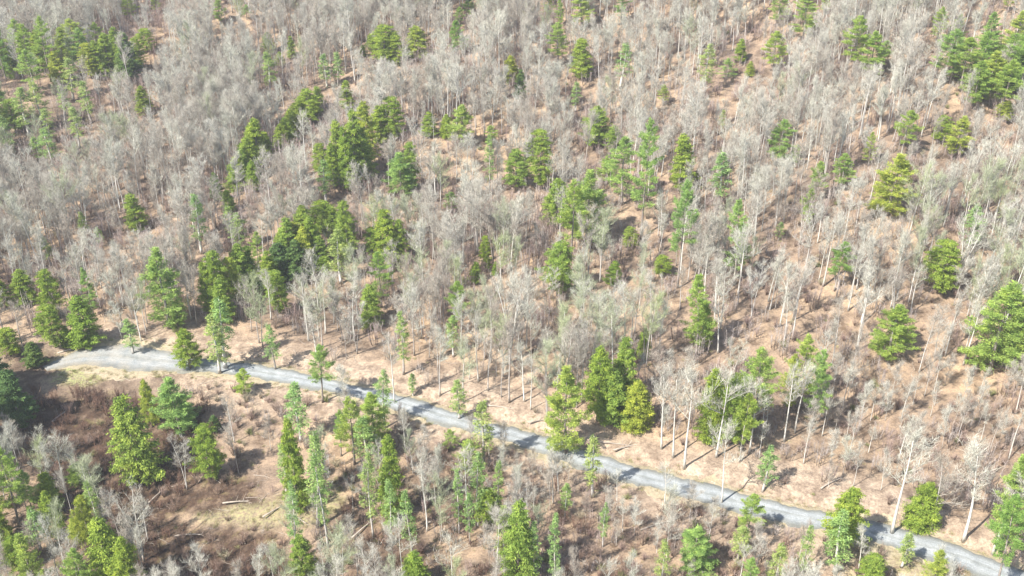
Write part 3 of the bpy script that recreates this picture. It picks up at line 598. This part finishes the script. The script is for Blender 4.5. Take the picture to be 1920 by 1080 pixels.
def scatter(name, protos, idx, P, scale, rot, label, group=None):
    """one object of many: points that carry instances of the given shapes"""
    pc = bpy.data.collections.new(name+'_shapes')
    for i, m in enumerate(protos):
        o = bpy.data.objects.new(f'{name}_shape_{i:02d}', m); pc.objects.link(o)
    me = bpy.data.meshes.new(name); me.vertices.add(len(P)); me.vertices.foreach_set('co', np.asarray(P, np.float32).ravel())
    a = me.attributes.new('pick', 'INT', 'POINT'); a.data.foreach_set('value', np.asarray(idx, np.int32))
    a = me.attributes.new('size', 'FLOAT_VECTOR', 'POINT'); a.data.foreach_set('vector', np.asarray(scale, np.float32).ravel())
    a = me.attributes.new('turn', 'FLOAT_VECTOR', 'POINT'); a.data.foreach_set('vector', np.asarray(rot, np.float32).ravel())
    o = bpy.data.objects.new(name, me); COL.objects.link(o)
    ng = bpy.data.node_groups.new(name, 'GeometryNodeTree'); ng.interface.new_socket('Geometry', in_out='INPUT', socket_type='NodeSocketGeometry'); ng.interface.new_socket('Geometry', in_out='OUTPUT', socket_type='NodeSocketGeometry')
    gi, go = ng.nodes.new('NodeGroupInput'), ng.nodes.new('NodeGroupOutput')
    ci = ng.nodes.new('GeometryNodeCollectionInfo'); ci.inputs['Collection'].default_value = pc; ci.inputs['Separate Children'].default_value = True; ci.inputs['Reset Children'].default_value = True
    ip = ng.nodes.new('GeometryNodeInstanceOnPoints'); ip.inputs['Pick Instance'].default_value = True
    def at_(nm, t): 
        q = ng.nodes.new('GeometryNodeInputNamedAttribute'); q.data_type = t; q.inputs['Name'].default_value = nm; return q.outputs['Attribute']
    er = ng.nodes.new('FunctionNodeEulerToRotation'); ng.links.new(at_('turn', 'FLOAT_VECTOR'), er.inputs[0])
    ng.links.new(gi.outputs[0], ip.inputs['Points']); ng.links.new(ci.outputs[0], ip.inputs['Instance']); ng.links.new(at_('pick', 'INT'), ip.inputs['Instance Index'])
    ng.links.new(er.outputs[0], ip.inputs['Rotation']); ng.links.new(at_('size', 'FLOAT_VECTOR'), ip.inputs['Scale']); ng.links.new(ip.outputs[0], go.inputs[0])
    md = o.modifiers.new('scatter', 'NODES'); md.node_group = ng
    return tag(o, label, group=group, kind='stuff')
def joined(kind):
    out = []
    for Ht, tm, cm in VAR[kind]:
        V = []; F_ = {3: [], 4: []}; off = 0; mi = {3: [], 4: []}
        for k, m in enumerate((tm, cm)):
            v = np.zeros(len(m.vertices)*3, np.float32); m.vertices.foreach_get('co', v); V.append(v.reshape(-1, 3)/Ht)
            li = np.zeros(len(m.loops), np.int32); m.loops.foreach_get('vertex_index', li); ls = np.zeros(len(m.polygons), np.int32); lt = np.zeros(len(m.polygons), np.int32)
            m.polygons.foreach_get('loop_start', ls); m.polygons.foreach_get('loop_total', lt)
            for q in (3, 4):
                s = ls[lt == q]
                if len(s): F_[q].append(li[s[:, None]+np.arange(q)]+off); mi[q] += [k]*len(s)
            off += len(m.vertices)
        fs = [np.concatenate(F_[q]) for q in (3, 4) if F_[q]]
        out.append(mesh_np(kind+'_whole', np.concatenate(V), fs, [tm.materials[0], cm.materials[0]], mi[3]+mi[4]))
    return out
pb = joined('bare')+joined('pale')+joined('sapling')+joined('mossy'); nb, npal = len(VAR['bare']), len(VAR['pale'])
kk = np.where(pale_[rest], nb+NR.integers(0, npal, len(rest)), np.where(hh[rest] < 10, nb+npal+NR.integers(0, 3, len(rest)), NR.integers(0, nb, len(rest))))
kk = np.where(moss_[rest], nb+npal+3+NR.integers(0, 3, len(rest)), kk)
sw = hh[rest]*NR.uniform(.85, 1.2, len(rest))
scatter('bare_woods', pb, kk, np.stack([x[rest], y[rest], z[rest]-.15], 1), np.stack([sw, sw, hh[rest]], 1),
        np.stack([NR.normal(0, .03, len(rest)), NR.normal(0, .03, len(rest)), NR.uniform(0, 6.28, len(rest))], 1), 'leafless grey and pinkish woods covering the hillside')

# ---------------------------------------------------------------- brush, saplings and fallen sticks
sp = 2.3; gx_, gy_ = np.meshgrid(np.arange(-230, 230, sp), np.arange(105, 440, sp))
x = (gx_+NR.uniform(-.6, .6, gx_.shape)*sp).ravel(); y = (gy_+NR.uniform(-.6, .6, gy_.shape)*sp).ravel(); z = terrain(x, y); px, py = proj(x, y, z); d = y-road_y(x)
ok = (px > -250) & (px < 2170) & (py < 1250) & (np.abs(d) > 4.6); p_ = np.where(d < 0, .55, .22)+.0*x
p_ = p_*np.clip(.7+.6*np.sin(x*.09)*np.sin(y*.11+1)+.4*np.sin(x*.23-y*.19), .1, 1.2)
p_[inpoly(px, py, [(80, 640), (400, 650), (430, 700), (330, 735), (90, 740)])] = 0
p_[(d > 0) & (d < 14)] *= .2
p_[inpoly(px, py, [(1040, 890), (1500, 990), (1500, 1100), (960, 1100), (900, 900)])] *= 2.
p_[inpoly(px, py, [(80, 790), (240, 760), (260, 900), (200, 1000), (120, 960)])] *= 1.6
p_[inpoly(px, py, [(250, 930), (640, 900), (640, 980), (300, 1010)])] *= .3
ok &= NR.random(len(x)) < p_; x, y, z, px, py, d = (q[ok] for q in (x, y, z, px, py, d)); n = len(x)
sh = [shrub_shape(600+i, h=[1.6, 2.4, 1.2, 2.0][i], w=[1.1, 1.2, .9, .8][i]).mesh('brush', M_BRUSH) for i in range(4)]+[shrub_shape(610, h=1.0, w=.9, n=34).mesh('brush', M_GBRUSH)]
kk = NR.integers(0, 4, n); kk[(NR.random(n) < np.where((d < 0) | (d < 60), .12, .03))] = 4
s = NR.uniform(.6, 1.35, n)
scatter('undergrowth', sh, kk, np.stack([x, y, z-.05], 1), np.stack([s, s, s*NR.uniform(.8, 1.3, n)], 1), np.stack([np.zeros(n), np.zeros(n), NR.uniform(0, 6.28, n)], 1), 'brown and reddish brush on the forest floor')
print('brush', n)

sp = 2.7; gx_, gy_ = np.meshgrid(np.arange(-260, 260, sp), np.arange(100, 490, sp))
x = (gx_+NR.uniform(-.6, .6, gx_.shape)*sp).ravel(); y = (gy_+NR.uniform(-.6, .6, gy_.shape)*sp).ravel(); z = terrain(x, y); px, py = proj(x, y, z); d = y-road_y(x)
p_ = np.where(d > 14, .5, 0)*np.clip(.9+.5*np.sin(x*.07+2)*np.sin(y*.06+1)+.3*np.sin(x*.17-y*.13), .2, 1.3)
p_ = np.where((d < -8), .30, p_); p_[d > 60] *= 1.25; p_[(px > 1050) & (d > 30)] *= .7
for poly, v in (([(60, 735), (245, 720), (250, 900), (230, 1000), (120, 960), (60, 850)], .95), ([(560, 840), (900, 850), (1500, 1010), (1500, 1120), (560, 1120)], .75), ([(240, 985), (560, 1000), (560, 1120), (240, 1120)], .8),
                ([(1240, 740), (1960, 800), (1960, 930), (1500, 860), (1240, 830)], .35), ([(1040, 890), (1250, 950), (1500, 1010), (1400, 1080), (1000, 1000)], .9), ([(80, 640), (400, 650), (430, 700), (330, 735), (90, 740)], 0), ([(245, 740), (400, 770), (480, 890), (420, 930), (250, 940)], .5), ([(350, 950), (480, 925), (640, 900), (640, 980), (400, 990)], .03),
                ([(1250, 880), (1420, 850), (1780, 930), (1900, 1030), (1500, 950), (1300, 900)], .02), ([(500, 660), (1040, 660), (1040, 820), (760, 740)], .05)):
    p_[inpoly(px, py, poly)] = v*1.
ok = (px > -250) & (px < 2170) & (py < 1250) & (NR.random(len(x)) < p_); x, y, z, px, py, d = (q[ok] for q in (x, y, z, px, py, d)); n = len(x)
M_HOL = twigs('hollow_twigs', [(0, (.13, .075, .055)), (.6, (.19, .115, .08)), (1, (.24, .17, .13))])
M_THK = twigs('thicket_twigs', [(0, (.27, .19, .16)), (.35, (.35, .27, .24)), (.7, (.36, .31, .28)), (1, (.42, .37, .33))])
th = [thicket_shape(700+i, h=[6, 4.5, 7, 5][i], w=[1.5, 1.7, 1.2, 1.9][i], n=[7, 8, 6, 9][i]).mesh('thicket', M_THK) for i in range(4)]
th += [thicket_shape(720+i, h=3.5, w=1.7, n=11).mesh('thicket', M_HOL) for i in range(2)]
s = NR.uniform(.5, 1.15, n); s = np.where(d < 0, s*.6, s)
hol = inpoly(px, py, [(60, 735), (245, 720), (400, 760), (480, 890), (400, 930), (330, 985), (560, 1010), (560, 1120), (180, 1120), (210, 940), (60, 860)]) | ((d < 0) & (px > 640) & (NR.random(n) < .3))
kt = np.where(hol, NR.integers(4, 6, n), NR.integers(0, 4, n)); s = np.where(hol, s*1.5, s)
scatter('thicket_undergrowth', th, kt, np.stack([x, y, z-.05], 1), np.stack([s*1.2, s*1.2, s], 1), np.stack([np.zeros(n), np.zeros(n), NR.uniform(0, 6.28, n)], 1), 'thin leafless saplings and thicket between the trees')
print('thickets', n)

# dry grass tufts on the verges, in the clearing and the hollow
M_DRY = twigs('dry_grass', [(0, (.34, .28, .16)), (.5, (.42, .36, .21)), (1, (.26, .28, .10))])
def tuft(seed):
    m = MB(); n = 70; a = NR.uniform(0, 6.28, n); r_ = NR.uniform(0, .45, n); P0 = np.stack([np.cos(a)*r_, np.sin(a)*r_, np.zeros(n)], 1)
    m.blades(P0, np.stack([np.cos(a)*.5, np.sin(a)*.5, np.ones(n)], 1)+NR.normal(size=(n, 3))*.2, NR.uniform(.25, .6, n), .035); return m.mesh('tuft', M_DRY)
n = 60000; x = NR.uniform(-100, 125, n); y = NR.uniform(100, 260, n); d = y-road_y(x); z = terrain(x, y); px, py = proj(x, y, z); hwid = np.interp(x, RX, RWD)*.20
p_ = np.where((np.abs(d) > hwid+.1) & (np.abs(d) < hwid+2.6), .30, .012)
for poly, v in (([(95, 700), (150, 680), (250, 685), (240, 712), (150, 728), (100, 726)], .5), ([(340, 968), (480, 940), (560, 915), (650, 890), (650, 965), (560, 1000), (400, 990)], .35), ([(1560, 1080), (1600, 1030), (1900, 1090), (1900, 1120)], .4), ([(250, 720), (540, 730), (560, 900), (400, 900), (380, 760)], .05), ([(700, 930), (900, 900), (1000, 1100), (700, 1100)], .12)):
    q = inpoly(px, py, poly) & (np.abs(d) > hwid+.1); p_[q] = v
p_ *= np.clip(1+1.1*np.sin(x*.8)*np.sin(y*.7+x*.2), .1, 2); p_[np.abs(d) < hwid] = 0
ok = (NR.random(n) < p_) & (px > -60) & (px < 1980) & (py < 1140); x, y, z = x[ok], y[ok], z[ok]; n = len(x); s = NR.uniform(.5, 1.2, n)
scatter('dry_grass', [tuft(i) for i in range(3)], NR.integers(0, 3, n), np.stack([x, y, z-.02], 1), np.stack([s, s, s], 1), np.stack([np.zeros(n), np.zeros(n), NR.uniform(0, 6.28, n)], 1), 'pale dry grass tufts along the road edges and in the clearing')
print('tufts', n)

def log_mesh(seed, L=7., rad=.17, stubs=3):
    r = random.Random(seed); m = MB(); pts = [np.array([L*t-L/2, .25*math.sin(t*3+seed), rad*.8+.12*math.sin(t*5)]) for t in np.linspace(0, 1, 7)]
    m.tube(pts, [rad*(1-.55*t) for t in np.linspace(0, 1, 7)], 7)
    m2 = MB()
    for k in range(stubs):
        i = r.randrange(2, 6); a = r.uniform(.3, 2.8); l = r.uniform(.6, 1.6)
        m2.tube([pts[i], pts[i]+np.array([.5, math.cos(a), abs(math.sin(a))])*l], [.05, .02], 4)
    return m, m2
LOGS = [(300, 925, 6, 60, 'thin dark stem across the shaded brush of the hollow'), (365, 1005, 7, 5, 'fallen stem on the lower edge of the yellow grass'), (560, 975, 5, -30, 'short stem where the yellow grass meets the slender trees'), (690, 985, 8, 50, 'fallen trunk leaning down the gully in the bottom middle'), (115, 778, 5, 75, 'stub of a stem at the left end of the hollow'), (1010, 790, 4, 10, 'short log at the road edge left of the green bank clump'), (1560, 905, 6, 40, 'fallen stem on the open bank in the lower right'), (1230, 985, 6, 20, 'fallen stem in the reddish brush below the road'), (905, 768, 8, 20, 'long pale log lying in the litter just above the road'), (935, 764, 6, -15, 'short pale log beside the long one above the road'), (1148, 832, 9, -12, 'pale fallen trunk on the road bank below the green clump'),
        (1172, 838, 5, 25, 'short broken log at the foot of the road bank'), (150, 652, 9, 28, 'bleached fallen trunk at the edge of the gravel clearing'), (845, 968, 9, 24, 'long grey log among the brush below the road'),
        (520, 955, 6, 40, 'short log in the yellow grass of the hollow'), (455, 940, 7, 12, 'fallen stem along the shadow in the hollow'), (1040, 700, 7, 35, 'fallen trunk on the open litter slope above the road'),
        (130, 838, 4, 10, 'small bleached log in the brown brush hollow')]
for x_, y_, L, ang, lab in LOGS:
    P = hit(x_, y_); m, m2 = log_mesh(int(x_), L); e = bpy.data.objects.new('fallen_log', m.mesh('fallen_log', M_LOG, True)); COL.objects.link(e)
    e.location = P; e.rotation_euler = (0, 0, math.radians(ang)); tag(e, lab, 'log', 'fallen logs')
    o = bpy.data.objects.new('branch_stub', m2.mesh('branch_stub', M_LOG)); COL.objects.link(o); o.parent = e
# fallen sticks, too many to count
sm = []
for i in range(3):
    m = MB(); r = random.Random(i); m.tube([(-2, 0, .1), (-.5, .2, .12), (1, .1, .2), (2.2, -.1, .1)], [.06, .05, .035, .01], 4); m.tube([(0, .15, .14), (.8, .9, .3)], [.03, .01], 3); m.tube([(.6, .1, .14), (1.4, -.7, .25)], [.03, .01], 3); sm.append(m.mesh('stick', M_LOG))
n = 2200; x = np.where(NR.random(n) < .3, NR.uniform(-80, -20, n), NR.uniform(-180, 190, n)); y = NR.uniform(110, 380, n); ok = np.abs(y-road_y(x)) > 5.5; x, y = x[ok], y[ok]; n = len(x)
s = NR.uniform(.35, 1.0, n)
scatter('forest_floor_sticks', sm, NR.integers(0, 3, n), np.stack([x, y, terrain(x, y)], 1), np.stack([s, s, s], 1), np.stack([np.zeros(n), np.zeros(n), NR.uniform(0, 6.28, n)], 1), 'broken sticks and branches lying on the leaf litter')

# ---------------------------------------------------------------- the air: one even box of thin haze round everything
hm = bpy.data.materials.new('haze'); hm.use_nodes = True; hnt = hm.node_tree
for q in list(hnt.nodes):
    if q.type != 'OUTPUT_MATERIAL': hnt.nodes.remove(q)
pv = hnt.nodes.new('ShaderNodeVolumePrincipled'); pv.inputs['Color'].default_value = (.97, .98, 1, 1); pv.inputs['Density'].default_value = HAZE; pv.inputs['Anisotropy'].default_value = .1
hnt.links.new(pv.outputs[0], [q for q in hnt.nodes if q.type == 'OUTPUT_MATERIAL'][0].inputs['Volume'])
lo = float(Z.min())-1; hi = max(H+6, float(Z.max())+30)
X0, X1, Y0, Y1 = gx[0]-5, gx[-1]+5, gy[0]-5, gy[-1]+5
V = [(a, b_, c_) for a in (X0, X1) for b_ in (Y0, Y1) for c_ in (lo, hi)]
hme = mesh_np('haze', V, [np.array([(0, 1, 3, 2), (4, 6, 7, 5), (0, 4, 5, 1), (2, 3, 7, 6), (0, 2, 6, 4), (1, 5, 7, 3)])], [hm])
ho = bpy.data.objects.new('haze', hme); COL.objects.link(ho); tag(ho, 'thin pale haze in the air', kind='stuff')
